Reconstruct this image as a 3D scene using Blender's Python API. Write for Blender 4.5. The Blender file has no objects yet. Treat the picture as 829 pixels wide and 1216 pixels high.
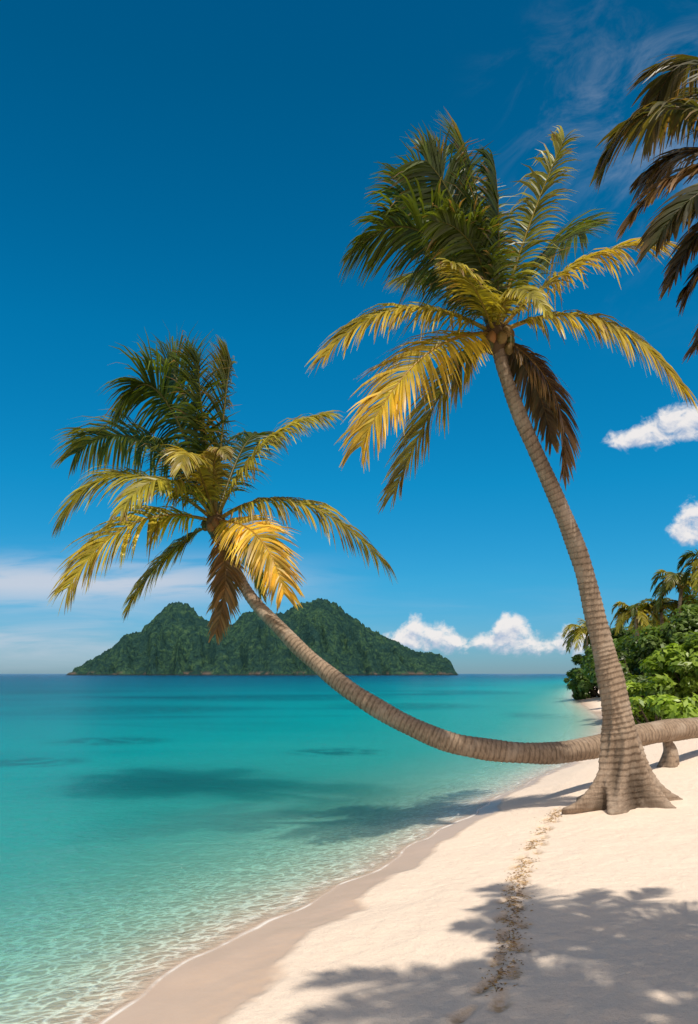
import bpy, math, random
import numpy as np
from mathutils import Vector, Matrix
random.seed(4); RNG=np.random.default_rng(7)
scene=bpy.context.scene
F=900.0; CZ=3.0
def P(u,v,d):            # image pixel coordinates -> world position (metres) at chosen depth d
    return Vector(((u-414.5)*d/F, d, CZ-(v-800.0)*d/F))

# ---------------------------------------------------------------- numpy noise
def _h(i,j,s):
    i=i.astype(np.int64); j=j.astype(np.int64)
    n=(i*374761393+j*668265263+s*1442695041)&0xffffffff
    n=((n^(n>>13))*1274126177)&0xffffffff
    return ((n^(n>>16))&0xffff)/65535.0
def vn(x,y,s=0):
    x=np.asarray(x,float); y=np.asarray(y,float)
    i=np.floor(x); j=np.floor(y); f=x-i; g=y-j
    f=f*f*(3-2*f); g=g*g*(3-2*g)
    a=_h(i,j,s); b=_h(i+1,j,s); c=_h(i,j+1,s); d=_h(i+1,j+1,s)
    return (a*(1-f)+b*f)*(1-g)+(c*(1-f)+d*f)*g
def fbm(x,y,s=0,o=4):
    r=0; a=.5; t=0
    for k in range(o):
        r=r+a*vn(x*2**k+13.7*k,y*2**k-7.1*k,s+k); t+=a; a*=.5
    return r/t-.5

# ---------------------------------------------------------------- mesh helper
def mesh_obj(name,verts,faces,cols=None,mat=None,attrs=None,smooth=False,parent=None):
    me=bpy.data.meshes.new(name)
    verts=np.asarray(verts,dtype=np.float32)
    faces=np.asarray(faces,dtype=np.int32)
    nv=len(verts); nf,k=faces.shape
    me.vertices.add(nv); me.vertices.foreach_set('co',verts.ravel())
    me.loops.add(nf*k); me.loops.foreach_set('vertex_index',faces.ravel())
    me.polygons.add(nf)
    me.polygons.foreach_set('loop_start',np.arange(0,nf*k,k,dtype=np.int32))
    me.polygons.foreach_set('loop_total',np.full(nf,k,dtype=np.int32))
    if smooth: me.polygons.foreach_set('use_smooth',np.ones(nf,dtype=bool))
    me.update(calc_edges=True); me.validate()
    if cols is not None:
        c=np.ones((nv,4),dtype=np.float32); c[:,:3]=np.asarray(cols)[:,:3]
        a=me.color_attributes.new('col','FLOAT_COLOR','POINT'); a.data.foreach_set('color',c.ravel())
    if attrs:
        for n,vv in attrs.items():
            a=me.attributes.new(n,'FLOAT','POINT'); a.data.foreach_set('value',np.asarray(vv,dtype=np.float32))
    ob=bpy.data.objects.new(name,me); scene.collection.objects.link(ob)
    if mat: me.materials.append(mat)
    if parent: ob.parent=parent
    return ob
def empty(name):
    e=bpy.data.objects.new(name,None); scene.collection.objects.link(e); e.empty_display_size=.5
    return e

# ---------------------------------------------------------------- node helpers
class NT:
    def __init__(s,tree): s.t=tree; s.n=tree.nodes; s.l=tree.links
    def new(s,ty,**kw):
        n=s.n.new(ty)
        for k,v in kw.items(): setattr(n,k,v)
        return n
    def put(s,sock,v):
        if isinstance(v,bpy.types.NodeSocket): s.l.new(v,sock)
        elif v is not None: sock.default_value=v
    def m(s,op,a,b=None,c=None,clamp=False):
        n=s.new('ShaderNodeMath',operation=op,use_clamp=clamp)
        s.put(n.inputs[0],a); s.put(n.inputs[1],b); s.put(n.inputs[2],c)
        return n.outputs[0]
    def sm(s,x,a,b,lo=0.,hi=1.):
        n=s.new('ShaderNodeMapRange',interpolation_type='SMOOTHSTEP')
        s.put(n.inputs['Value'],x); n.inputs['From Min'].default_value=a; n.inputs['From Max'].default_value=b
        n.inputs['To Min'].default_value=lo; n.inputs['To Max'].default_value=hi
        return n.outputs[0]
    def noise(s,vec,scale,detail=4,rough=.55,dist=0):
        n=s.new('ShaderNodeTexNoise'); s.put(n.inputs['Vector'],vec)
        n.inputs['Scale'].default_value=scale; n.inputs['Detail'].default_value=detail
        n.inputs['Roughness'].default_value=rough; n.inputs['Distortion'].default_value=dist
        return n.outputs['Fac']
    def mix(s,f,a,b,bt='MIX'):
        n=s.new('ShaderNodeMix',data_type='RGBA',blend_type=bt)
        s.put(n.inputs[0],f); s.put(n.inputs[6],a); s.put(n.inputs[7],b)
        return n.outputs[2]
    def attr(s,name,out='Fac'):
        n=s.new('ShaderNodeAttribute',attribute_name=name); return n.outputs[out]
    def ramp(s,f,stops):
        n=s.new('ShaderNodeValToRGB'); cr=n.color_ramp
        while len(cr.elements)<len(stops): cr.elements.new(.5)
        for e,(p,c) in zip(cr.elements,stops): e.position=p; e.color=(*c,1)
        s.put(n.inputs[0],f); return n.outputs[0]
    def xyz(s,x,y,z=0.):
        n=s.new('ShaderNodeCombineXYZ'); s.put(n.inputs[0],x); s.put(n.inputs[1],y); s.put(n.inputs[2],z); return n.outputs[0]
    def bump(s,h,strength,dist,normal=None):
        n=s.new('ShaderNodeBump'); n.inputs['Strength'].default_value=strength; n.inputs['Distance'].default_value=dist
        s.put(n.inputs['Height'],h)
        if normal: s.put(n.inputs['Normal'],normal)
        return n.outputs[0]
def mat(name):
    m=bpy.data.materials.new(name); m.use_nodes=True; m.node_tree.nodes.clear()
    t=NT(m.node_tree); out=t.new('ShaderNodeOutputMaterial'); t.out=out.inputs['Surface']
    return m,t
def pos(t): return t.new('ShaderNodeNewGeometry').outputs['Position']
def princ(t,col,rough=.8,spec=.3,normal=None):
    b=t.new('ShaderNodeBsdfPrincipled'); t.put(b.inputs['Base Color'],col); t.put(b.inputs['Roughness'],rough)
    t.put(b.inputs['Specular IOR Level'],spec)
    if normal: t.put(b.inputs['Normal'],normal)
    return b.outputs[0]

# ---------------------------------------------------------------- light, sky
S=Vector((0.12,-0.38,1)).normalized()
el=math.asin(S.z); az=math.atan2(S.x,S.y)
sd=bpy.data.lights.new('sun','SUN'); sd.energy=4.4; sd.angle=math.radians(.8); sd.color=(1,.92,.79)
so=bpy.data.objects.new('sun',sd); scene.collection.objects.link(so)
so.rotation_euler=S.to_track_quat('Z','Y').to_euler(); so.location=S*60
w=bpy.data.worlds.new('World'); scene.world=w; w.use_nodes=True
t=NT(w.node_tree); t.n.clear()
wo=t.new('ShaderNodeOutputWorld'); bg=t.new('ShaderNodeBackground')
sky=t.new('ShaderNodeTexSky',sky_type='NISHITA'); sky.sun_disc=False
sky.sun_elevation=el; sky.sun_rotation=az; sky.altitude=0; sky.air_density=1.0; sky.dust_density=.2; sky.ozone_density=3.0
tc=t.new('ShaderNodeTexCoord').outputs['Generated']
sp=t.new('ShaderNodeSeparateXYZ'); t.put(sp.inputs[0],tc)
x,y,z=sp.outputs
ys=t.m('MAXIMUM',y,.02); u=t.m('DIVIDE',x,ys); v=t.m('DIVIDE',z,ys)
hs=t.new('ShaderNodeHueSaturation'); hs.inputs['Saturation'].default_value=1.25; hs.inputs['Value'].default_value=1.0
t.put(hs.inputs['Color'],sky.outputs[0])
tint=t.ramp(z,[(0,(.32,.56,.98)),(.05,(.28,.66,1.0)),(.12,(.18,.84,1.06)),(.24,(.05,1.0,1.12)),(.40,(.01,1.05,1.10)),(.62,(.0,.84,.85)),(1,(.02,.6,.75))])
skyc=t.mix(1.0,hs.outputs[0],tint,'MULTIPLY')
cb=t.xyz(t.m('MULTIPLY',u,3.0),t.m('MULTIPLY',v,22.0))
n1=t.noise(cb,1.4,5,.6,.4)
cb2=t.xyz(t.m('MULTIPLY',u,5.0),t.m('ADD',t.m('MULTIPLY',v,6.0),t.m('MULTIPLY',u,-3.0)))
n2=t.noise(cb2,1.6,6,.65,.8)
front=t.sm(y,.05,.3)
def gau(x0,c,wd):
    q=t.m('DIVIDE',t.m('SUBTRACT',x0,c),wd); return t.m('EXPONENT',t.m('MULTIPLY',t.m('MULTIPLY',q,q),-1.0))
strat=t.m('MULTIPLY',t.m('MULTIPLY',gau(v,.122,.028),t.sm(u,.06,-.30)),t.sm(n1,.30,.56,.15,1.0))
haze=t.m('MULTIPLY',t.m('MULTIPLY',gau(v,.045,.035),t.sm(u,-.10,-.38)),t.sm(n1,.3,.7,0.12,.65))
lowc=t.m('MULTIPLY',t.m('MULTIPLY',gau(v,.06,.05),t.sm(u,.55,-.2,.2,.5)),t.sm(n1,.42,.75,0,.35))
wisp=t.m('MULTIPLY',t.m('MULTIPLY',gau(v,.72,.14),t.sm(u,.12,.42)),t.sm(n2,.42,.8,0,.42))
cl=t.m('MULTIPLY',t.m('ADD',t.m('ADD',strat,haze),t.m('ADD',lowc,wisp)),front,None,True)
cl=t.m('MULTIPLY',cl,.85)
cc=t.mix(cl,skyc,(6.2,6.5,7.3,1))
def U(px): return (px-414.5)/F
def Vv(py): return (800-py)/F
tops=[(436,772),(448,757),(466,749),(486,732),(500,730),(514,743),(528,734),(542,749),(556,762),(572,752),(588,741),(597,726),(612,724),(624,736),(636,752),(655,754),(672,742),(690,741),(706,757),(734,772)]
def cum(u,v):
    f_=t.m('DIVIDE',t.m('SUBTRACT',u,U(436)),U(734)-U(436))
    H=t.ramp(f_,[((a-436)/298.,((772-b)/50.,)*3) for a,b in tops])
    H=t.m('MULTIPLY',H,50/F)
    up=t.m('DIVIDE',t.m('SUBTRACT',t.m('ADD',H,Vv(771)),v),.010)
    dn=t.m('DIVIDE',t.m('SUBTRACT',v,Vv(777)),.012)
    env=t.m('MINIMUM',t.m('MINIMUM',up,dn),1.4)
    inside=t.m('MULTIPLY',t.sm(f_,-.02,.03),t.sm(f_,1.03,.97))
    env=t.m('SUBTRACT',env,t.m('MULTIPLY',t.m('SUBTRACT',1.0,inside),4.0))
    tot=None
    for (a,b,ra,rb) in [(740,524,26,11),(772,514,26,15),(802,504,28,20),(845,496,44,28),(808,630,16,16),(828,613,21,24),(845,635,30,24)]:
        q1=t.m('DIVIDE',t.m('SUBTRACT',u,U(a)),ra/F); q2=t.m('DIVIDE',t.m('SUBTRACT',v,Vv(b)),rb/F)
        g=t.m('EXPONENT',t.m('MULTIPLY',t.m('ADD',t.m('MULTIPLY',q1,q1),t.m('MULTIPLY',q2,q2)),-1.0))
        tot=g if tot is None else t.m('ADD',tot,g)
    env2=t.m('MINIMUM',t.m('MULTIPLY',t.m('SUBTRACT',tot,.46),2.4),1.3)
    e=t.m('MAXIMUM',env,env2)
    vec=t.xyz(u,t.m('MULTIPLY',v,1.25))
    n=t.m('SUBTRACT',t.noise(vec,42,6,.62,.3),.5)
    return t.m('ADD',e,t.m('MULTIPLY',n,4.0))
dA=cum(u,v); dB=cum(t.m('ADD',u,.003),t.m('ADD',v,.012))
al=t.m('MULTIPLY',t.sm(dA,-.1,1.4),front)
lit=t.sm(t.m('SUBTRACT',dA,dB),-1.1,.9)
ccol=t.mix(lit,(4.4,5.2,6.7,1),(9.0,8.6,8.4,1))  # sunlit and shaded cloud tones painted into the sky colour
cc=t.mix(t.m('MULTIPLY',al,.95),cc,ccol)
n3=t.noise(tc,2.6,3,.55)
back_fill=t.m('MULTIPLY',t.sm(y,.05,-.35),t.sm(n3,.34,.54))
cc=t.mix(t.m('MULTIPLY',back_fill,.8),cc,(12.5,10.4,8.6,1))  # bright warm cloud added behind the camera to lift the ambient light
t.put(bg.inputs[0],cc); bg.inputs[1].default_value=.10
t.l.new(bg.outputs[0],wo.inputs[0])

# ---------------------------------------------------------------- terrain
SY=np.array([-60,-5,4,6.5,7.7,8.85,11.7,14,16.4,21.6,25.7,31,50,80,120,200,400,1000,20000.])
SX=np.array([-20,-5.6,-3.0,-2.05,-1.5,-1.05,.33,1.5,2.65,5.4,7.8,10.4,17,24.5,36,62,150,520,15000.])
def shore(Y):
    wd=.06*np.abs(Y)+.35; r=0
    for k in (-1.5,-1,-.5,0,.5,1,1.5): r=r+np.interp(Y+k*wd,SY,SX)
    return r/7
def height(X,Y):
    X=np.asarray(X,float); Y=np.asarray(Y,float)
    sl=(shore(Y+.5)-shore(Y-.5))
    d=(X-shore(Y))/np.sqrt(1+sl*sl)
    near=np.exp(-np.abs(Y-9)/25)
    d=d+near*(.60*fbm(X*.5,Y*.5,3,2)+.22*fbm(X*1.3,Y*1.3,9,2))
    dp=np.maximum(d,0); dn=np.maximum(-d,0)
    zz=.75*(1-np.exp(-dp/4.5))+.03*np.minimum(dp,25) - 2.6*(1-np.exp(-dn/15))
    zz=zz+.85*np.exp(-((X-12.)**2+(Y-20.5)**2)/30)*(d>0)*np.minimum(dp/1.5,1)
    und=np.minimum(dp/1.5,1)
    zz=zz+und*(.10*fbm(X*.6,Y*.6,21,3)+.035*fbm(X*2.2,Y*2.2,31,3)+.018*fbm(X*7,Y*7,41,2))
    return zz
def ground_at(u,v):
    lo,hi=3.5,200.
    ds=np.geomspace(lo,hi,4000); X=(u-414.5)*ds/F; Z=CZ-(v-800.)*ds/F
    hh=np.maximum(height(X,ds),-5); k=np.argmax(Z<=hh)
    return Vector((X[k],ds[k],hh[k]))
trail_px=[(668,958),(645,985),(622,1025),(610,1065),(607,1105),(603,1145),(580,1188),(560,1216),(548,1260)]
trail=[ground_at(*p) for p in trail_px]
tx=np.array([p.x for p in trail]); ty=np.array([p.y for p in trail])
prints=[]
seg=np.concatenate([[0],np.cumsum(np.hypot(np.diff(tx),np.diff(ty)))])
s_=0.1;k=0
while s_<seg[-1]:
    px=np.interp(s_,seg,tx); py=np.interp(s_,seg,ty); qx=np.interp(s_+.1,seg,tx)-px; qy=np.interp(s_+.1,seg,ty)-py
    L=math.hypot(qx,qy)+1e-6; qx/=L; qy/=L
    sd_=(.08 if k%2 else -.08)+random.uniform(-.03,.03); tw=(.18 if k%2 else -.18)+random.uniform(-.12,.12)
    qx,qy,nx_,ny_=qx*math.cos(tw)-qy*math.sin(tw),qx*math.sin(tw)+qy*math.cos(tw),-qy,qx
    prints.append((px+nx_*sd_,py+ny_*sd_,qx,qy)); s_+=random.uniform(.26,.38); k+=1
def graded(a,b,step,lo,hi,g=1.09):
    c=list(np.arange(a,b,step)); s=step; q=c[-1]
    while q<hi: s*=g; q+=s; c.append(q)
    s=step; q=a; pre=[]
    while q>lo: s*=g; q-=s; pre.append(q)
    return np.array(pre[::-1]+c)
gx=graded(-3.2,7.0,.028,-30000,30000); gy=graded(4.6,15.5,.028,-60,30000)
GX,GY=np.meshgrid(gx,gy); Z=height(GX,GY)
dent=np.zeros_like(Z)
for (px,py,qx,qy) in prints:
    i0,i1=np.searchsorted(gx,[px-.4,px+.4]); j0,j1=np.searchsorted(gy,[py-.4,py+.4])
    xx=GX[j0:j1,i0:i1]-px; yy=GY[j0:j1,i0:i1]-py
    a=(xx*qx+yy*qy)/.15; b=(-xx*qy+yy*qx)/(.052+.012*np.tanh(a*2))
    r=np.sqrt(a*a+b*b)*(1+.8*fbm(GX[j0:j1,i0:i1]*8,GY[j0:j1,i0:i1]*8,15,3))
    Z[j0:j1,i0:i1]+= -.034*np.exp(-r**3*.7)+.006*np.exp(-((r-1.5)/.4)**2)
    dent[j0:j1,i0:i1]=np.maximum(dent[j0:j1,i0:i1],np.exp(-r**2*.8))
def grid_faces(nx,ny):
    i=np.arange(nx-1); j=np.arange(ny-1); I,J=np.meshgrid(i,j); a=(J*nx+I).ravel()
    return np.stack([a,a+1,a+1+nx,a+nx],1)
V=np.stack([GX.ravel(),GY.ravel(),Z.ravel()],1)
wetlim=np.interp(GY,[5,8,12,20],[.21,.18,.11,.08])+.06*fbm(GX*.8,GY*.8,55,3)
wet=np.clip((wetlim-Z)/.022+.5,0,1)
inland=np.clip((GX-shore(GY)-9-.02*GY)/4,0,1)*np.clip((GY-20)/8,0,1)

m,t=mat('sand'); p=pos(t)
c=t.mix(t.noise(p,1.3,5),(.84,.705,.585,1),(.76,.615,.495,1))
c=t.mix(t.sm(t.noise(p,60,3),.35,.7),c,(.75,.615,.50,1))
c=t.mix(t.sm(t.noise(p,150,2),.60,.75,0,.4),c,(.48,.37,.28,1))
c=t.mix(t.sm(t.noise(p,9,4),.58,.8,0,.3),c,(.58,.44,.33,1))
cw=t.mix(t.noise(p,2.5,4),(.56,.41,.30,1),(.47,.34,.245,1))
wa=t.attr('wet'); c=t.mix(wa,c,cw)
dn_=t.m('MULTIPLY',t.attr('dent'),t.sm(t.noise(p,14,4),.35,.65,.25,.9))
c=t.mix(dn_,c,(.43,.28,.14,1))
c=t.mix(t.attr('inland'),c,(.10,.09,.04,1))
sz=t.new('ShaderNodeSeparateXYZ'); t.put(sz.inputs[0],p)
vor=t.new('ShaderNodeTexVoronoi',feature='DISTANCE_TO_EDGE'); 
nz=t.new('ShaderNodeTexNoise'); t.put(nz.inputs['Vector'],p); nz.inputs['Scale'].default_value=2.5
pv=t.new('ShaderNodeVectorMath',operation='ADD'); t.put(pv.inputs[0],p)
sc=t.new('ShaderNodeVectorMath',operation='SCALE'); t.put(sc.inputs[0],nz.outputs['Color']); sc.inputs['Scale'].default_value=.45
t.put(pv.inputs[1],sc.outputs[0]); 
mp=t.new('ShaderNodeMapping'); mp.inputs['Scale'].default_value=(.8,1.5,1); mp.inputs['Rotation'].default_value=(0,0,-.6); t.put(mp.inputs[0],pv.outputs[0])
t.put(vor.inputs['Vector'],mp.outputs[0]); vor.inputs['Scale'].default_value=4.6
caustic=t.m('MULTIPLY',t.sm(vor.outputs['Distance'],.17,.0),t.sm(sz.outputs[2],-.005,-.08))
c=t.mix(t.sm(sz.outputs[2],-.02,-.35,0,.35),c,(.52,.46,.35,1))
c=t.mix(t.m('MULTIPLY',caustic,.80),c,(.97,.93,.82,1))  # bright caustic light net painted into the colour of the submerged sand
h1=t.noise(p,6,6,.65); h2=t.noise(p,90,3,.6)
dry=t.m('SUBTRACT',1.0,wa)
hh=t.m('MULTIPLY',t.m('ADD',h1,t.m('MULTIPLY',h2,.25)),t.m('ADD',t.m('MULTIPLY',dry,.9),.1))
nb=t.bump(hh,.85,.055)
t.l.new(princ(t,c,t.mix(wa,(.9,.9,.9,1),(.36,.36,.36,1)),t.m('ADD',.1,t.m('MULTIPLY',wa,.35)),nb),t.out)
sandm=m
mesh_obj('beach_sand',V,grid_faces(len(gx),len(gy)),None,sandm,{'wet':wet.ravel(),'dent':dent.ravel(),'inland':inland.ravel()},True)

# ---------------------------------------------------------------- sea
wx=graded(-6,8,.05,-30000,30000,1.08); wy=graded(5.0,22,.05,-60,30000,1.08)
WX,WY=np.meshgrid(wx,wy); dep=-height(WX,WY)
sl=(shore(WY+.5)-shore(WY-.5)); off=(shore(WY)-WX)/np.sqrt(1+sl*sl)
wf=grid_faces(len(wx),len(wy)); dmax=dep.ravel()[wf].max(1); wf=wf[dmax>-.08]
wz=.010*fbm(WX*1.6,WY*1.6,77,2)*np.clip(dep*6,0,1)
reef=np.zeros_like(WX)
for (u_,v_,wu,wv_) in [(400,893,55,5),(130,880,70,5),(170,842,130,5),(480,838,90,4),(40,905,60,6),(300,828,160,4),(560,822,60,2.5),(60,822,90,3),(640,850,40,4)]:
    d0=CZ*F/(v_-800.); cx=(u_-414.5)*d0/F; rx=wu*d0/F; ry=wv_*d0*d0/(CZ*F)
    q=((WX-cx)/rx)**2+((WY-d0)/ry)**2
    reef=np.maximum(reef,np.clip(1.5-q,0,1.2)/1.2)
m,t=mat('sea_water'); p=pos(t)
D=t.attr('depth'); O=t.attr('off')
big=t.new('ShaderNodeMapping'); big.inputs['Scale'].default_value=(.012,.045,1); t.put(big.inputs[0],p)
nb_=t.noise(big.outputs[0],1.6,4,.6,.4)
f=t.m('DIVIDE',t.m('LOGARITHM',t.m('ADD',t.m('MAXIMUM',O,0),1),2.718),7.0)
f=t.m('ADD',f,t.m('MULTIPLY',t.m('SUBTRACT',nb_,.5),.12))
col=t.ramp(f,[(.0,(.34,.49,.41)),(.16,(.17,.47,.41)),(.28,(.03,.38,.37)),(.41,(.001,.295,.32)),(.52,(.0,.20,.25)),(.66,(.0,.115,.178)),(.85,(.0,.067,.135)),(1,(.0,.053,.125))])
rn=t.noise(p,1.1,5,.65)
rf_=t.m('MULTIPLY',t.attr('reef'),t.sm(rn,.34,.60)); 
reefb=t.m('MULTIPLY',t.sm(nb_,.50,.70),t.sm(f,.36,.50))
col=t.mix(t.m('MULTIPLY',reefb,.6),col,(.0,.07,.12,1))
col=t.mix(t.m('MULTIPLY',rf_,.62),col,(.0,.08,.11,1))
wm=t.new('ShaderNodeMapping'); wm.inputs['Scale'].default_value=(.8,1.5,1); wm.inputs['Rotation'].default_value=(0,0,.5); t.put(wm.inputs[0],p)
w1=t.noise(wm.outputs[0],1.6,5,.6,.6); w2=t.noise(wm.outputs[0],6.0,3,.55,.8); w3=t.noise(wm.outputs[0],.35,3)
wh=t.m('ADD',t.m('ADD',w1,t.m('MULTIPLY',w2,.45)),t.m('MULTIPLY',w3,1.2))
nrm=t.bump(wh,1.0,.20)
dif=t.new('ShaderNodeBsdfDiffuse'); t.put(dif.inputs[0],col); t.put(dif.inputs['Normal'],nrm)
sss=t.new('ShaderNodeSubsurfaceScattering',falloff='BURLEY'); t.put(sss.inputs['Color'],col); sss.inputs['Scale'].default_value=9
sss.inputs['Radius'].default_value=(.3,1.0,1.0); t.put(sss.inputs['Normal'],nrm)
dmx=t.new('ShaderNodeMixShader'); t.put(dmx.inputs[0],t.sm(D,.1,.5,.5,.90)); t.l.new(dif.outputs[0],dmx.inputs[1]); t.l.new(sss.outputs[0],dmx.inputs[2])
tr=t.new('ShaderNodeBsdfTransparent'); t.put(tr.inputs[0],t.ramp(D,[(0,(1,1,1)),(.06,(.97,1,1)),(.35,(.66,.98,.96)),(1,(.2,.84,.85))]))
body=t.m('SUBTRACT',1.0,t.m('EXPONENT',t.m('MULTIPLY',t.m('MAXIMUM',D,0),-1.0)))
mx=t.new('ShaderNodeMixShader'); t.put(mx.inputs[0],body); t.l.new(tr.outputs[0],mx.inputs[1]); t.l.new(dmx.outputs[0],mx.inputs[2])
gl=t.new('ShaderNodeBsdfGlossy'); gl.inputs['Roughness'].default_value=.10; t.put(gl.inputs['Normal'],nrm); gl.inputs['Color'].default_value=(.8,.9,1,1)
fr=t.new('ShaderNodeFresnel'); fr.inputs['IOR'].default_value=1.24; t.put(fr.inputs['Normal'],nrm)
frf=t.m('MULTIPLY',t.m('MULTIPLY',fr.outputs[0],.65),t.sm(D,-.002,.03))
mx2=t.new('ShaderNodeMixShader'); t.put(mx2.inputs[0],frf); t.l.new(mx.outputs[0],mx2.inputs[1]); t.l.new(gl.outputs[0],mx2.inputs[2])
foam=t.new('ShaderNodeBsdfDiffuse'); foam.inputs[0].default_value=(.88,.86,.82,1)
ff=t.m('MULTIPLY',t.m('MULTIPLY',t.sm(D,.013,.004),t.sm(D,-.004,.004)),t.sm(t.noise(p,1.7,4),.38,.60,.1,.6))
D2=t.m('ADD',D,t.m('MULTIPLY',t.m('SUBTRACT',t.noise(p,1.1,3),.5),.10))
ff2=t.m('MULTIPLY',t.m('MULTIPLY',t.sm(D2,.062,.050),t.sm(D2,.040,.050)),t.sm(t.noise(p,3.0,4),.45,.65,0,.3))
ff=t.m('MAXIMUM',ff,ff2)
mx3=t.new('ShaderNodeMixShader'); t.put(mx3.inputs[0],ff); t.l.new(mx2.outputs[0],mx3.inputs[1]); t.l.new(foam.outputs[0],mx3.inputs[2])
t.l.new(mx3.outputs[0],t.out)
mesh_obj('sea_water',np.stack([WX.ravel(),WY.ravel(),wz.ravel()],1),wf,None,m,{'depth':dep.ravel(),'off':off.ravel(),'reef':reef.ravel()},True)

# ---------------------------------------------------------------- island
ID=1500.
prof=[(60,812),(86,800),(92,793),(105,782),(125,770),(142,752),(160,746),(180,729),(192,717),(205,712),(222,714),(234,727),(250,738),(265,743),(282,738),(294,727),(310,726),(326,732),(340,727),(352,720),(370,714),(386,711),(400,716),(412,727),(432,738),(446,750),(470,758),(484,768),(505,774),(522,775),(534,784),(541,798),(560,812)]
ipx=np.array([(a-414.5)*ID/F for a,b in prof]); ipz=np.array([CZ-(b-800)*ID/F for a,b in prof])
ix=np.linspace(-600,260,700); iy=np.linspace(-310,310,340); IX,IY=np.meshgrid(ix,iy)
ridge_y=40*np.sin(IX/90.)
warp=30*fbm(IX*.012,IY*.012,91,3)
b0_=np.interp(IX,ipx,ipz)
endw=np.clip(b0_/85,0,1)**.7
base=np.interp(IX+warp*endw*np.clip(np.abs(IY-ridge_y)/60,0,1),ipx,ipz); dd=(IY-ridge_y*endw)
fall=np.clip(1-np.abs(dd)/((195+50*fbm(IX*.02,IY*.0,5,3))*(.22+.78*endw)),0,1)
rav=1-np.abs(fbm(IX*.022+IY*.006,IY*.007,61,4))*4.2
sh=fall**.8; slope_z=4*sh*(1-sh)
iz=base*(sh-.34*slope_z*np.clip(1-rav,0,1))
iz=iz+(fbm(IX*.035,IY*.02,81,3)*28*slope_z+fbm(IX*.12,IY*.12,71,3)*12+fbm(IX*.4,IY*.4,75,2)*7)*np.clip(base*sh/15,0,1)
iz=iz-2.5
m,t=mat('island_forest'); p=pos(t)
n=t.noise(p,.10,8,.72,.5); n_=t.noise(p,.018,4,.6)
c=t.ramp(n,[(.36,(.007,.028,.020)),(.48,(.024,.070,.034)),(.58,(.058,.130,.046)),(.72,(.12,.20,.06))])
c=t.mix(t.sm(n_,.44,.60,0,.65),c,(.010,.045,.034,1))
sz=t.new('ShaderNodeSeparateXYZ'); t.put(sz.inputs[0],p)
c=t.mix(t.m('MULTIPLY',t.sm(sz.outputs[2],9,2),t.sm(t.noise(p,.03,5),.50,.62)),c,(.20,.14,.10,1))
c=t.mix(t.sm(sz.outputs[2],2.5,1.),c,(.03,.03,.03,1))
c=t.mix(.12,c,(.12,.24,.36,1))  # bluish distance haze mixed into the forest colour
t.l.new(princ(t,c,.95,.0,t.bump(n,1.0,16)),t.out)
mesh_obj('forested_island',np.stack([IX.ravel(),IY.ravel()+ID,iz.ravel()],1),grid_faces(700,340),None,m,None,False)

import bmesh
bmi=bmesh.new(); bmesh.ops.create_icosphere(bmi,subdivisions=3,radius=1)
icv=np.array([v.co[:] for v in bmi.verts]); icf=np.array([[v.index for v in f.verts] for f in bmi.faces]); bmi.free()

# ---------------------------------------------------------------- palms
m,t=mat('palm_frond'); c=t.attr('col','Color'); p=pos(t)
c=t.mix(t.sm(t.noise(p,3,3),.4,.7,0,.25),c,(.05,.06,.010,1))
b=princ(t,c,.40,.45)
tl=t.new('ShaderNodeBsdfTranslucent'); t.put(tl.inputs[0],t.mix(1.0,c,(1.45,1.3,.5,1),'MULTIPLY'))
mx=t.new('ShaderNodeMixShader'); mx.inputs[0].default_value=.42; t.l.new(b,mx.inputs[1]); t.l.new(tl.outputs[0],mx.inputs[2]); t.l.new(mx.outputs[0],t.out)
frondm=m
m,t=mat('palm_bark'); c=t.attr('col','Color'); p=pos(t)
st=t.new('ShaderNodeMapping'); st.inputs['Scale'].default_value=(9,9,2); t.put(st.inputs[0],p)
nn=t.noise(st.outputs[0],3,6,.7); n2=t.noise(p,2.2,4)
c=t.mix(t.sm(nn,.38,.72,0,.55),c,(.13,.09,.06,1)); c=t.mix(t.sm(n2,.48,.68,0,.45),c,(.48,.39,.31,1))
t.l.new(princ(t,c,.9,.15,t.bump(nn,.9,.03)),t.out); barkm=m
m,t=mat('palm_husk'); c=t.attr('col','Color'); t.l.new(princ(t,c,.7,.3),t.out); huskm=m

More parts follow.
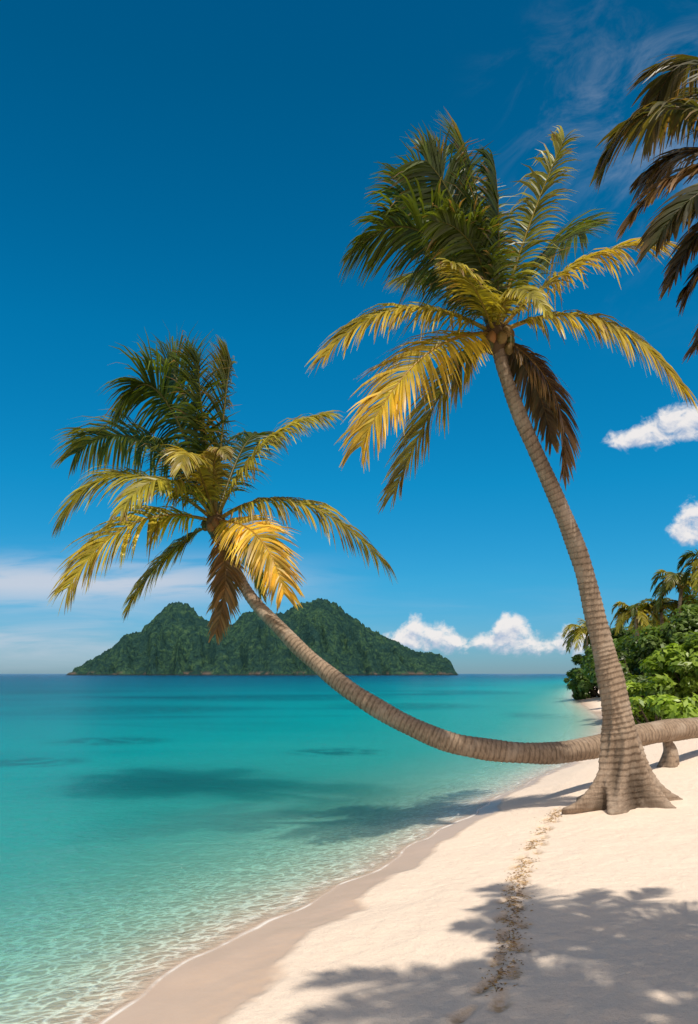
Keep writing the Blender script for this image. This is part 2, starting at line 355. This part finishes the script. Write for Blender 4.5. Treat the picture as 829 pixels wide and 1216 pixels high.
GREEN=(.115,.150,.015); DK=(.045,.072,.011); OLIVE=(.26,.24,.026); YEL=(.68,.47,.045); GOLD=(.76,.47,.055); BRN=(.22,.115,.04); DBRN=(.08,.042,.02); YG=(.48,.40,.04)
def build_frond(acc,P0,PM,P2,c0,c1,Lf=.26,droop=1.0,roll=None,n=85,wd=.034,seed=0,miss=.05):
    rnd=random.Random(seed)
    if roll is None: roll=math.radians(rnd.choice([-1,1])*rnd.uniform(8,24))
    C=2*PM-.5*(P0+P2)
    Ltot=(PM-P0).length+(P2-PM).length; Lmax=Ltot*Lf
    chord=(P2-P0).normalized(); up=Vector((0,0,1))
    side0=chord.cross(up)
    if side0.length<.25: side0=chord.cross(Vector((0,1,.2)))
    side0.normalize(); side0=Matrix.Rotation(roll,3,chord)@side0
    V_,Fc,Cl=acc
    prev=None; N=18; rc=Vector(c1)*.5+Vector((.14,.08,.02))*.7
    for i in range(N+1):
        s=i/N; q=(1-s)**2*P0+2*s*(1-s)*C+s*s*P2; T=(2*(1-s)*(C-P0)+2*s*(P2-C)).normalized()
        sd=(side0-T*side0.dot(T)).normalized(); nm=sd.cross(T)
        r=Ltot*(.0125*(1-s)**1.2+.0022); r2=r*(1.0+1.5*max(0,.12-s)/.12)
        b0=len(V_)
        for a in (sd*r2,nm*r*.8,-sd*r2,-nm*r*.8): V_.append(q+a); Cl.append(rc)
        if prev is not None:
            for j in range(4): Fc.append((prev+j,prev+(j+1)%4,b0+(j+1)%4,b0+j))
        prev=b0
    clump=0; cj=1
    for i in range(n):
        s=.12+.88*(i+.3)/n
        q=(1-s)**2*P0+2*s*(1-s)*C+s*s*P2; T=(2*(1-s)*(C-P0)+2*s*(P2-C)).normalized()
        sd=(side0-T*side0.dot(T)).normalized(); nm=sd.cross(T)
        if nm.z<0 and abs(roll)<.6: nm=-nm
        if i%6==0: clump=rnd.uniform(-.20,.20); cj=rnd.uniform(.72,1.2); cd_=rnd.uniform(.8,1.25)
        for sg in (-1,1):
            if rnd.random()<miss: continue
            prof_=min(1,.5+2.8*(s-.1))*(1-.55*max(0,(s-.5)/.5)**1.6)
            L=Lmax*prof_*rnd.uniform(.80,1.12)
            a=math.radians(20+36*s)+rnd.uniform(-.12,.12)+clump
            d=sd*sg*math.cos(a)+T*math.sin(a)+nm*(.22+rnd.uniform(-.15,.15))
            d.normalize(); pt=q.copy(); k=4; wv=T-d*T.dot(d)
            wv=(wv.normalized()+nm*rnd.uniform(-.6,.6)).normalized()
            g=droop*rnd.uniform(.8,1.25)*cd_
            jit=rnd.uniform(.6,1.35)*cj; b0=len(V_)
            tipb=rnd.random()<.18
            for j in range(k+1):
                f=j/k; ww=wd*.5*abs(math.sin(math.pi*(.22+.78*f)))**.8 if j<k else .002
                mixf=min(1,f*.75+s*.25); col=(Vector(c0).lerp(Vector(c1),mixf))*jit
                if tipb and j>=3: col=Vector((.24,.14,.05))
                V_.append(pt+wv*ww); V_.append(pt-wv*ww); Cl.append(col); Cl.append(col)
                if j: Fc.append((b0+2*j-2,b0+2*j-1,b0+2*j+1,b0+2*j))
                dd=(d+Vector((0,0,-g*(f+.15)**1.1))); dd.normalize(); pt=pt+dd*(L/k)
def tube(path,nr,nsides,rf,cf,par,name,matl):
    pts=[p for p,_ in path]; rs=[r for _,r in path]; n=len(pts); out=[]
    L=[0]
    for i in range(1,n): L.append(L[-1]+(pts[i]-pts[i-1]).length)
    for k in range(nr+1):
        s=L[-1]*k/nr; i=max(0,min(n-2,int(np.searchsorted(L,s,'right'))-1)); f=(s-L[i])/(L[i+1]-L[i]); 
        p0=pts[max(i-1,0)];p1=pts[i];p2=pts[i+1];p3=pts[min(i+2,n-1)]
        q=.5*((2*p1)+(p2-p0)*f+(2*p0-5*p1+4*p2-p3)*f*f+(3*p1-p0-3*p2+p3)*f**3)
        out.append((q,rs[i]*(1-f)+rs[i+1]*f,s))
    V_=[];C_=[];Fc=[]; T=(out[1][0]-out[0][0]).normalized(); nx=T.cross(Vector((0,1,.01))).normalized()
    for k,(q,r,s) in enumerate(out):
        if 0<k<nr: T=(out[k+1][0]-out[k-1][0]).normalized()
        nx=(nx-T*nx.dot(T)).normalized(); ny=T.cross(nx)
        for j in range(nsides):
            th=2*math.pi*j/nsides; rr=rf(q,r,s,th); V_.append(q+(nx*math.cos(th)+ny*math.sin(th))*rr); C_.append(cf(q,r,s,th))
        if k:
            a=(k-1)*nsides; b=k*nsides
            for j in range(nsides): Fc.append((a+j,a+(j+1)%nsides,b+(j+1)%nsides,b+j))
    return mesh_obj(name,[v[:] for v in V_],Fc,[c[:3] for c in C_],matl,None,True,par)
def ringf(s,th): 
    return (s/.105+.25*math.sin(th+s)+.45*math.sin(s*2.1)+.25*math.sin(s*5.3+1))%1.0
def ringr(q,r,s,th):
    f=ringf(s,th)
    return r*(1+.08*(1-f)**1.5+.03*math.sin(3*th+s*1.7)+.02*math.sin(7*th-s*5)+.05*math.sin(s*1.3+1)*math.sin(s*3.7))
def ringc(q,r,s,th):
    f=ringf(s,th)
    v=.34+.66*min(1,f*3.0); n=.80+.36*random.random()
    return Vector((.34,.25,.18))*v*n
def palm(trunk,crown,fronds,scale=1.,fn=115,rf=ringr,cf=ringc,nr=420,heart=True,wd=.045,nside=26):
    par=empty('palm_tree')
    tube(trunk,nr,nside,rf,cf,par,'trunk',barkm)
    acc=([],[],[])
    for i,fd in enumerate(fronds):
        P0,PM,P2,c0,c1=fd[:5]; kw=fd[5] if len(fd)>5 else {}
        kw=dict(n=fn,wd=wd,seed=i*7+len(trunk)*31+int(crown.x*10),**kw)
        build_frond(acc,P0,PM,P2,c0,c1,**kw)
    mesh_obj('fronds',[v[:] for v in acc[0]],acc[1],[c[:3] for c in acc[2]],frondm,None,False,par)
    if heart:
        vs=[];fs=[];cs=[]; o=0
        rnd=random.Random(int(crown.x*100))
        bls=[(crown+Vector((0,0,-.05)),.24*scale,(.13,.075,.035),1,1.25)]
        for k in range(11):
            a=rnd.uniform(0,6.28); bls.append((crown+(Vector((math.cos(a)*.26,math.sin(a)*.26,rnd.uniform(-.32,.0)))*scale),.10*scale,rnd.choice([(.16,.10,.03),(.22,.10,.03),(.07,.07,.02)]),.9,1.15))
        for (c,r,colr,sx,sz_) in bls:
            n=fbm(icv[:,0]*2+o,icv[:,1]*2+icv[:,2]*2,o%50,2)
            vs.append(icv*(1+.25*n)[:,None]*np.array([sx,sx,sz_])*r+np.array(c[:])); fs.append(icf+o)
            cs.append(np.tile(np.array(colr)*rnd.uniform(.7,1.2),(len(icv),1))); o+=len(icv)
        mesh_obj('coconuts',np.concatenate(vs),np.concatenate(fs),np.concatenate(cs),huskm,None,True,par)
        acc=([],[],[])
        for k in range(26):
            a=rnd.uniform(0,6.28)
            d=Vector((math.cos(a),math.sin(a),rnd.uniform(-.5,.9)))
            e=crown+d*rnd.uniform(.3,.6)*scale; md=crown+d*.22*scale+Vector((0,0,.1))
            build_frond(acc,crown,md,e,(.24,.12,.04),(.30,.15,.05),Lf=.12,n=10,wd=.012,seed=k,droop=.8)
        mesh_obj('flower_stalks',[v[:] for v in acc[0]],acc[1],[c[:3] for c in acc[2]],huskm,None,False,par)
    return par

# palm A : tall, buttressed base
gb=ground_at(742,955); D1=gb.y
def W(wpx,d): return wpx*.5*d/F
pa=[(Vector((gb.x,gb.y,gb.z-.5)),.25),(Vector((gb.x-.02,gb.y,gb.z+.1)),.25)]
for (u_,v_,w_,dz) in [(738,885,32,0),(734,850,29,0),(722,795,26,-.02),(711,750,24,-.05),(690,665,20.5,-.12),(660,590,18,-.2),(622,505,16,-.3),(600,445,14.5,-.38),(590,405,15,-.42)]:
    pa.append((P(u_,v_,D1+dz),W(w_,D1+dz)))
lobes=[(.1,.85,.22),(.75,.35,.16),(1.35,.45,.24),(2.25,.6,.22),(3.25,.90,.22),(3.85,.45,.16),(4.45,.85,.17),(5.0,.35,.13),(5.5,.65,.17)]
def lobesum(hgt,th):
    lb=0
    for (a0,am,wd_) in lobes:
        a1=a0+.22*math.sin(hgt*2.8+a0*3)
        dth=(th-a1+math.pi)%(2*math.pi)-math.pi; lb+=am*math.exp(-(dth/wd_)**2)
    return lb
def rfA(q,r,s,th):
    hgt=q.z-gb.z
    r1=ringr(q,r,s,th)
    if hgt<2.6:
        fl=.17*math.exp(-max(hgt,0)/.8); lb=lobesum(hgt,th)
        e=math.exp(-(max(hgt,0.)/.38)); e2=math.exp(-(max(hgt,0.)/.95))
        r1=r1+fl+lb*(e*.66+e2*.20)+(.06*float(vn(np.array(th*3.),np.array(hgt*3.),5))+.025*math.sin(th*17+3*math.sin(hgt*4)))*e2
    return r1
def cfA(q,r,s,th):
    hgt=q.z-gb.z; k=min(1,max(0,hgt-.4)/1.0); base_=Vector((.34,.255,.19))*(.7+.5*random.random())
    g=.28+.72*min(1,lobesum(hgt,th)*1.8) if hgt<2.6 else 1  # shade in the hollows between root lobes, put into the bark colour
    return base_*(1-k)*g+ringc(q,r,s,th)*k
cA=P(588,398,D1-.42)
def FA(mu,mv,tu,tv,dm,dt,c0,c1,**kw):
    d=cA.y; return (cA.copy(),P(mu,mv,d+dm),P(tu,tv,d+dt),c0,c1,kw)
R=math.radians
fA=[
 FA(482,366,388,420,-.5,-.7,OLIVE,YEL,droop=1.3,Lf=.33,roll=R(-28)),
 FA(505,422,428,530,-.9,-1.3,YG,GOLD,droop=1.2,Lf=.32,roll=R(-35)),
 FA(530,458,468,585,.2,.4,OLIVE,(.42,.28,.04),droop=1.0,Lf=.34,roll=R(-40)),
 FA(505,278,420,300,-.3,-.6,DK,GREEN,droop=1.3,Lf=.36,roll=R(25)),
 FA(530,262,470,236,.3,.8,DK,GREEN,droop=1.1,Lf=.36,roll=R(50)),
 FA(548,262,505,190,-.2,-.4,DK,GREEN,droop=.9,Lf=.38,roll=R(70)),
 FA(572,262,548,172,.3,.6,DK,GREEN,droop=.8,Lf=.38,roll=R(85)),
 FA(592,272,586,190,-.6,-.9,DK,(.07,.10,.012),droop=.9,Lf=.36,roll=R(80)),
 FA(625,278,670,165,.2,.2,GREEN,YG,droop=1.2,Lf=.22,roll=R(40)),
 FA(685,315,790,290,-.4,-.8,OLIVE,YEL,droop=1.2,Lf=.33,roll=R(28)),
 FA(705,378,810,462,-.5,-.9,OLIVE,YEL,droop=1.5,Lf=.32,roll=R(28)),
 FA(655,462,668,562,-.2,-.1,DBRN,BRN,droop=1.2,Lf=.26,roll=R(40)),
 FA(632,450,655,525,.5,.9,DBRN,BRN,droop=1.2,Lf=.28),
 FA(640,310,695,275,1.4,2.2,DK,GREEN,droop=1.0,Lf=.30),
 FA(540,330,480,330,1.2,2.4,DK,OLIVE,droop=1.3,Lf=.30),
 FA(562,340,535,312,-1.3,-2.2,OLIVE,YG,droop=1.2,Lf=.26),
 FA(610,345,650,370,-1.1,-1.9,OLIVE,YG,droop=1.4,Lf=.20),
 FA(565,300,515,262,-.8,-1.4,DK,GREEN,droop=1.2,Lf=.34,roll=R(45)),
]
palm(pa,cA,fA,rf=rfA,cf=cfA,nr=560,nside=120)

# palm B : lying trunk curving out over the sea
pb=[(P(985,905,19.6),.30),(P(960,880,19.5),.29)]
for (u_,v_,w_,d_) in [(900,860,24,19),(829,864,24,18.2),(760,873,25,17.2),(700,888,25,16.5),(640,895,25,16.1),(560,887,24,16),(500,868,23,16.2),(430,830,21,16.7),(370,783,18,17.2),(330,744,16,17.5),(300,712,14,17.8),(275,670,13,18),(260,635,15,18)]:
    pb.append((P(u_,v_,d_),W(w_,d_)))
cB=P(256,620,18)
def FB(mu,mv,tu,tv,dm,dt,c0,c1,**kw):
    d=cB.y; return (cB.copy(),P(mu,mv,d+dm),P(tu,tv,d+dt),c0,c1,kw)
fB=[
 FB(150,564,74,618,-.4,-.6,OLIVE,YG,droop=1.3,Lf=.35,roll=R(-28)),
 FB(158,622,80,700,-.8,-1.2,YG,YEL,droop=1.1,Lf=.36,roll=R(-35)),
 FB(198,660,155,718,.3,.4,OLIVE,YEL,droop=1.1,Lf=.36,roll=R(-35)),
 FB(168,524,90,538,.4,.8,DK,OLIVE,droop=1.3,Lf=.34,roll=R(20)),
 FB(192,470,145,488,-.3,-.6,DK,GREEN,droop=1.2,Lf=.36,roll=R(35)),
 FB(222,478,196,442,.3,.7,DK,GREEN,droop=.9,Lf=.38,roll=R(65)),
 FB(240,490,236,430,-.4,-.6,DK,GREEN,droop=.8,Lf=.38,roll=R(85)),
 FB(265,500,274,428,.2,.4,DK,OLIVE,droop=.8,Lf=.32,roll=R(80)),
 FB(312,530,388,492,-.4,-.6,OLIVE,YG,droop=1.2,Lf=.32,roll=R(25)),
 FB(352,596,458,670,-.4,-.6,OLIVE,(.48,.33,.035),droop=1.4,Lf=.29,roll=R(20)),
 FB(305,636,338,706,-1.3,-1.8,YEL,GOLD,droop=1.0,Lf=.32,roll=R(35)),
 FB(268,680,256,752,-.2,-.2,BRN,(.26,.14,.05),droop=1.0,Lf=.26),
 FB(290,650,310,705,.8,1.3,OLIVE,YEL,droop=1.2,Lf=.3),
 FB(200,570,145,605,-1.3,-2.2,OLIVE,YG,droop=1.3,Lf=.3),
 FB(230,545,215,555,-1.4,-2.3,YG,(.42,.33,.07),droop=1.3,Lf=.26),
 FB(290,530,315,520,1.4,2.2,DK,GREEN,droop=1.1,Lf=.3),
 FB(215,540,160,520,1.3,2.2,DK,GREEN,droop=1.1,Lf=.3),
 FB(255,545,268,540,-1.0,-1.5,OLIVE,(.34,.26,.08),droop=1.2,Lf=.22),
]
parB=palm(pb,cB,fB,nr=900,wd=.050)
rt=P(790,868,17.7)
tube([(rt,.13),(rt+Vector((.05,.03,-.25)),.10),(Vector((rt.x+.12,rt.y,rt.z-.5)),.15),(Vector((rt.x+.1,rt.y,float(height(rt.x,rt.y))-.1)),.26)],30,16,lambda q,r,s,th:r*(1+.2*math.sin(3*th+s*4)),ringc,parB,'aerial_root',barkm)

# palm C : near palm to the right, fronds entering the frame
cC=Vector((2.95,4.9,6.15))
gC=float(height(5.4,4.4))
pc=[(Vector((5.4,4.4,gC-.3)),.24),(Vector((5.3,4.4,gC+.5)),.19),(Vector((4.6,4.5,2.8)),.14),(Vector((3.7,4.7,4.6)),.12),(cC.copy(),.12)]
def FC(mu,mv,tu,tv,dm,dt,c0,c1,**kw): return (cC.copy(),P(mu,mv,cC.y+dm),P(tu,tv,cC.y+dt),c0,c1,kw)
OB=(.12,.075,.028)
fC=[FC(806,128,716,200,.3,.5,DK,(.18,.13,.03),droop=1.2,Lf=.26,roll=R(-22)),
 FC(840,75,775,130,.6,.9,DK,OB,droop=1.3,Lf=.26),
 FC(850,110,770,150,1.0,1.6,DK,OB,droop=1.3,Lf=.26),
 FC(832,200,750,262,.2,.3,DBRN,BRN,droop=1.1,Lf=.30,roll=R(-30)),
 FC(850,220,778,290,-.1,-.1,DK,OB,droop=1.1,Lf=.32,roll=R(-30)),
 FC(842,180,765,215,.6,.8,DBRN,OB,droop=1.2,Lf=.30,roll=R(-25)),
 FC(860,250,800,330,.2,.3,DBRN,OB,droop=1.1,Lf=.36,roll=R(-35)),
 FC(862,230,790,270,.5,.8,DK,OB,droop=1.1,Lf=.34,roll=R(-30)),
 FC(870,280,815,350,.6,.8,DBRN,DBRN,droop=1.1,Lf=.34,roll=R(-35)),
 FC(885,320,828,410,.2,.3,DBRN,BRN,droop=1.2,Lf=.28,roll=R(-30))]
for k in range(8):
    a=R(-75+k*22); r_=random.uniform(1.7,2.2); zt=random.uniform(-.9,.5)
    e=cC+Vector((math.cos(a)*r_+.2,math.sin(a)*r_*.9,zt)); md=cC+Vector((math.cos(a)*r_*.55+.15,math.sin(a)*r_*.5,.35+zt*.3))
    fC.append((cC.copy(),md,e,DK,OLIVE,dict(droop=1.1,Lf=.24)))
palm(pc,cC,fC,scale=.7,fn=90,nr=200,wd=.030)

# palm D : tall palm beside the photographer, outside the frame, whose shadow lies on the near sand
cD=Vector((3.5,2.0,9.2)); gD=float(height(7.2,.0))
pd=[(Vector((7.2,-.4,gD-.3)),.24),(Vector((7.1,-.35,gD+.6)),.19),(Vector((6.4,.1,3.5)),.15),(Vector((4.8,1.2,6.8)),.13),(cD.copy(),.13)]
fD=[]
for k in range(15):
    a=k*2.4+.4; r_=random.uniform(2.5,3.2); zt=random.uniform(-1.2,.9)
    e=cD+Vector((math.cos(a)*r_,math.sin(a)*r_*.75,zt)); md=cD+Vector((math.cos(a)*r_*.55,math.sin(a)*r_*.42,.5+zt*.35))
    fD.append((cD.copy(),md,e,DK,OLIVE,dict(droop=1.1,Lf=.28)))
palm(pd,cD,fD,fn=80,nr=200)

# distant palms on the right headland
def small_palm(u_,v_,d_,rad,nf=15):
    c=P(u_,v_,d_); gz=float(height(c.x,c.y)); fr=[]
    lean=random.uniform(-.8,.8)
    tr=[(Vector((c.x+lean,c.y,gz-.3)),.2),(Vector((c.x+lean*.6,c.y,gz+(c.z-gz)*.5)),.15),(c.copy(),.13)]
    for k in range(nf):
        a=k*2.4+random.uniform(-.3,.3); e_=random.uniform(-.7,.8); r_=rad*random.uniform(.8,1.1)
        h_=Vector((math.cos(a),math.sin(a),0))
        md=c+h_*r_*.5+Vector((0,0,r_*(.30+.35*e_))); e=c+h_*r_*(1-.25*abs(e_))+Vector((0,0,r_*(-.25+.7*e_)))
        fr.append((c.copy(),md,e,random.choice([DK,GREEN,OLIVE]),random.choice([OLIVE,YG,GREEN]),dict(droop=1.2,Lf=.34)))
    palm(tr,c,fr,fn=36,nr=40,heart=False,wd=.10,nside=10)
for a in [(697,755,88,3.0),(713,766,90,2.4),(755,732,60,2.1),(772,746,66,2.0),(785,727,60,2.2),(809,700,58,2.5),(850,680,50,2.4),(735,762,80,2.5),(830,724,60,2.1)]: small_palm(*a)

# ---------------------------------------------------------------- broadleaf vegetation
m,t=mat('broad_leaves'); c=t.attr('col','Color')
b=princ(t,c,.4,.4); tl=t.new('ShaderNodeBsdfTranslucent'); t.put(tl.inputs[0],t.mix(1.0,c,(1.5,1.6,.6,1),'MULTIPLY'))
mx=t.new('ShaderNodeMixShader'); mx.inputs[0].default_value=.3; t.l.new(b,mx.inputs[1]); t.l.new(tl.outputs[0],mx.inputs[2]); t.l.new(mx.outputs[0],t.out); leafm=m
m,t=mat('branches'); t.l.new(princ(t,(.06,.045,.03,1),.9,.1),t.out); branchm=m
def foliage(name,blobs,n,size,c_lo,c_hi):
    par=empty(name)
    B=np.array(blobs); wgt=(B[:,3]*B[:,5]); wgt=wgt/wgt.sum()
    nc=max(30,n//90); bi=RNG.choice(len(B),nc,p=wgt); dv=RNG.normal(size=(nc,3)); dv/=np.linalg.norm(dv,axis=1)[:,None]
    dv[:,2]=np.abs(dv[:,2])*np.where(RNG.random(nc)<.75,1,-.7)
    cc=B[bi,:3]+dv*B[bi,3:6]*RNG.uniform(.75,1.02,nc)[:,None]; cr=B[bi,3]*RNG.uniform(.16,.34,nc); cs=RNG.uniform(.5,1.25,nc)
    ci=RNG.integers(0,nc,n); d2=RNG.normal(size=(n,3)); d2/=np.linalg.norm(d2,axis=1)[:,None]
    rr=RNG.uniform(.3,1,n)**.5
    q=cc[ci]+d2*(cr[ci]*rr)[:,None]*np.array([1.15,1.15,.85])
    nrm=d2*.7+dv[ci]*.5+RNG.normal(size=(n,3))*.35+np.array([0,0,.5]); nrm/=np.linalg.norm(nrm,axis=1)[:,None]
    ax=RNG.normal(size=(n,3)); ax-=nrm*(ax*nrm).sum(1)[:,None]; ax/=np.linalg.norm(ax,axis=1)[:,None]; bx=np.cross(nrm,ax)
    s=size*RNG.uniform(.6,1.25,n)[:,None]
    v0=q-ax*s*.5; v1=q+bx*s*.24-ax*s*.02+nrm*s*.05; v2=q+ax*s*.55-nrm*s*.12; v3=q-bx*s*.24-ax*s*.02+nrm*s*.05
    V_=np.stack([v0,v1,v2,v3],1).reshape(-1,3); Fc=np.arange(4*n).reshape(n,4)
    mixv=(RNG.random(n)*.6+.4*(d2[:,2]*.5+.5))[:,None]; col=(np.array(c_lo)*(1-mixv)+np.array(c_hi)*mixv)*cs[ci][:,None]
    mesh_obj('leaves',V_,Fc,np.repeat(col,4,0),leafm,None,False,par)
    vs=[];fs=[];o=0
    for i in range(len(B)):
        g=Vector((B[i,0],B[i,1],float(height(B[i,0],B[i,1]))-.2))
        for k in range(9):
            e=Vector(B[i,:3])+Vector(dv[RNG.integers(0,nc)]*B[i,3:6]*.85)
            r0=.05+B[i,3]*.03; T=(e-g).normalized(); a=T.orthogonal().normalized(); b_=T.cross(a)
            md=g.lerp(e,.5)+Vector((0,0,.2*B[i,5]))
            for f,cn in ((0,g),(.5,md),(1,e)):
                r=r0*(1-.85*f)
                for j in range(5):
                    th=j*1.2566; vs.append((cn+(a*math.cos(th)+b_*math.sin(th))*r)[:])
                if f>0:
                    for j in range(5): fs.append((o-5+j,o-5+(j+1)%5,o+(j+1)%5,o+j))
                o+=5
    mesh_obj('branches',vs,fs,None,branchm,None,True,par)
    return par
def bl(u_,v_,d_,rx,ry,rz):
    c=P(u_,v_,d_); return (c.x,c.y,c.z,rx,ry,rz)
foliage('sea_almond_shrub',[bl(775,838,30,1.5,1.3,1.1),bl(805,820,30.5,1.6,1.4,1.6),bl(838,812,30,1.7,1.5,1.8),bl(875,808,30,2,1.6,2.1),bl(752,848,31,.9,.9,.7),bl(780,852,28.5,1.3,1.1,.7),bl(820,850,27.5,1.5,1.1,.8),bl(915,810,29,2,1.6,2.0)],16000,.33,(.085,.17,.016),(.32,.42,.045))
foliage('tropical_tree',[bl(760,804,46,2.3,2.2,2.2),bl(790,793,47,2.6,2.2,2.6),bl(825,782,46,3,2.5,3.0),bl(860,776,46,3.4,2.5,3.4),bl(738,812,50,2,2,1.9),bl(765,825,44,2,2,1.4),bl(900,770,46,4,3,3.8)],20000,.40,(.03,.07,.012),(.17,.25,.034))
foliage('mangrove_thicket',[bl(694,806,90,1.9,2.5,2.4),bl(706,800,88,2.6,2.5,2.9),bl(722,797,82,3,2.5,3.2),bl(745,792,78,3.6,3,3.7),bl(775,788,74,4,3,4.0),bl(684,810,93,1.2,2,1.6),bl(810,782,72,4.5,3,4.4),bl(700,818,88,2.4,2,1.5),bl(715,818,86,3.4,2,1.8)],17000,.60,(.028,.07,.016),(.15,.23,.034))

# ---------------------------------------------------------------- seaweed wrack in the footprint trail
m,t=mat('dry_seaweed'); c=t.attr('col','Color'); t.l.new(princ(t,c,.8,.2),t.out)
vs=[];fs=[];cs=[];o=0
for k in range(2300):
    s_=random.uniform(0,seg[-1])
    if float(vn(np.array(s_*1.6),np.array(2.),3))<.33 : continue
    sp_=.04+.06*random.random()
    x_=float(np.interp(s_,seg,tx))+random.gauss(0,sp_); y_=float(np.interp(s_,seg,ty))+random.gauss(0,.05); z_=float(height(x_,y_))
    for (px,py,qx,qy) in prints:
        if abs(px-x_)<.15 and abs(py-y_)<.15:
            a=((x_-px)*qx+(y_-py)*qy)/.15; b=(-(x_-px)*qy+(y_-py)*qx)/.055; z_-=.022*math.exp(-(a*a+b*b)**1.5*.7)
    th=random.uniform(0,6.28); L=random.uniform(.008,.034); wd_=random.uniform(.002,.008); hz=random.uniform(.003,.010)
    a=Vector((math.cos(th),math.sin(th),0))*L; b=Vector((-math.sin(th),math.cos(th),0))*wd_; c=Vector((x_,y_,z_+.006))
    cl_=Vector(random.choice([(.42,.25,.09),(.30,.17,.06),(.50,.33,.13),(.18,.10,.04)]))
    for q in (c-a,c+b+Vector((0,0,hz)),c+a,c-b+Vector((0,0,hz*.3))): vs.append(q[:]); cs.append(cl_[:])
    fs.append((o,o+1,o+2,o+3)); o+=4
mesh_obj('seaweed_debris',vs,fs,cs,m)

# ---------------------------------------------------------------- camera
cd=bpy.data.cameras.new('camera'); co=bpy.data.objects.new('camera',cd); scene.collection.objects.link(co)
co.location=(0,0,CZ); co.rotation_euler=(math.radians(90),0,0)
cd.sensor_fit='VERTICAL'; cd.sensor_height=36; cd.sensor_width=36; cd.lens=F/1216*36; cd.shift_y=192/1216
cd.clip_start=.05; cd.clip_end=60000
scene.camera=co
scene.view_settings.view_transform='Standard'; scene.view_settings.look='None'; scene.view_settings.exposure=0
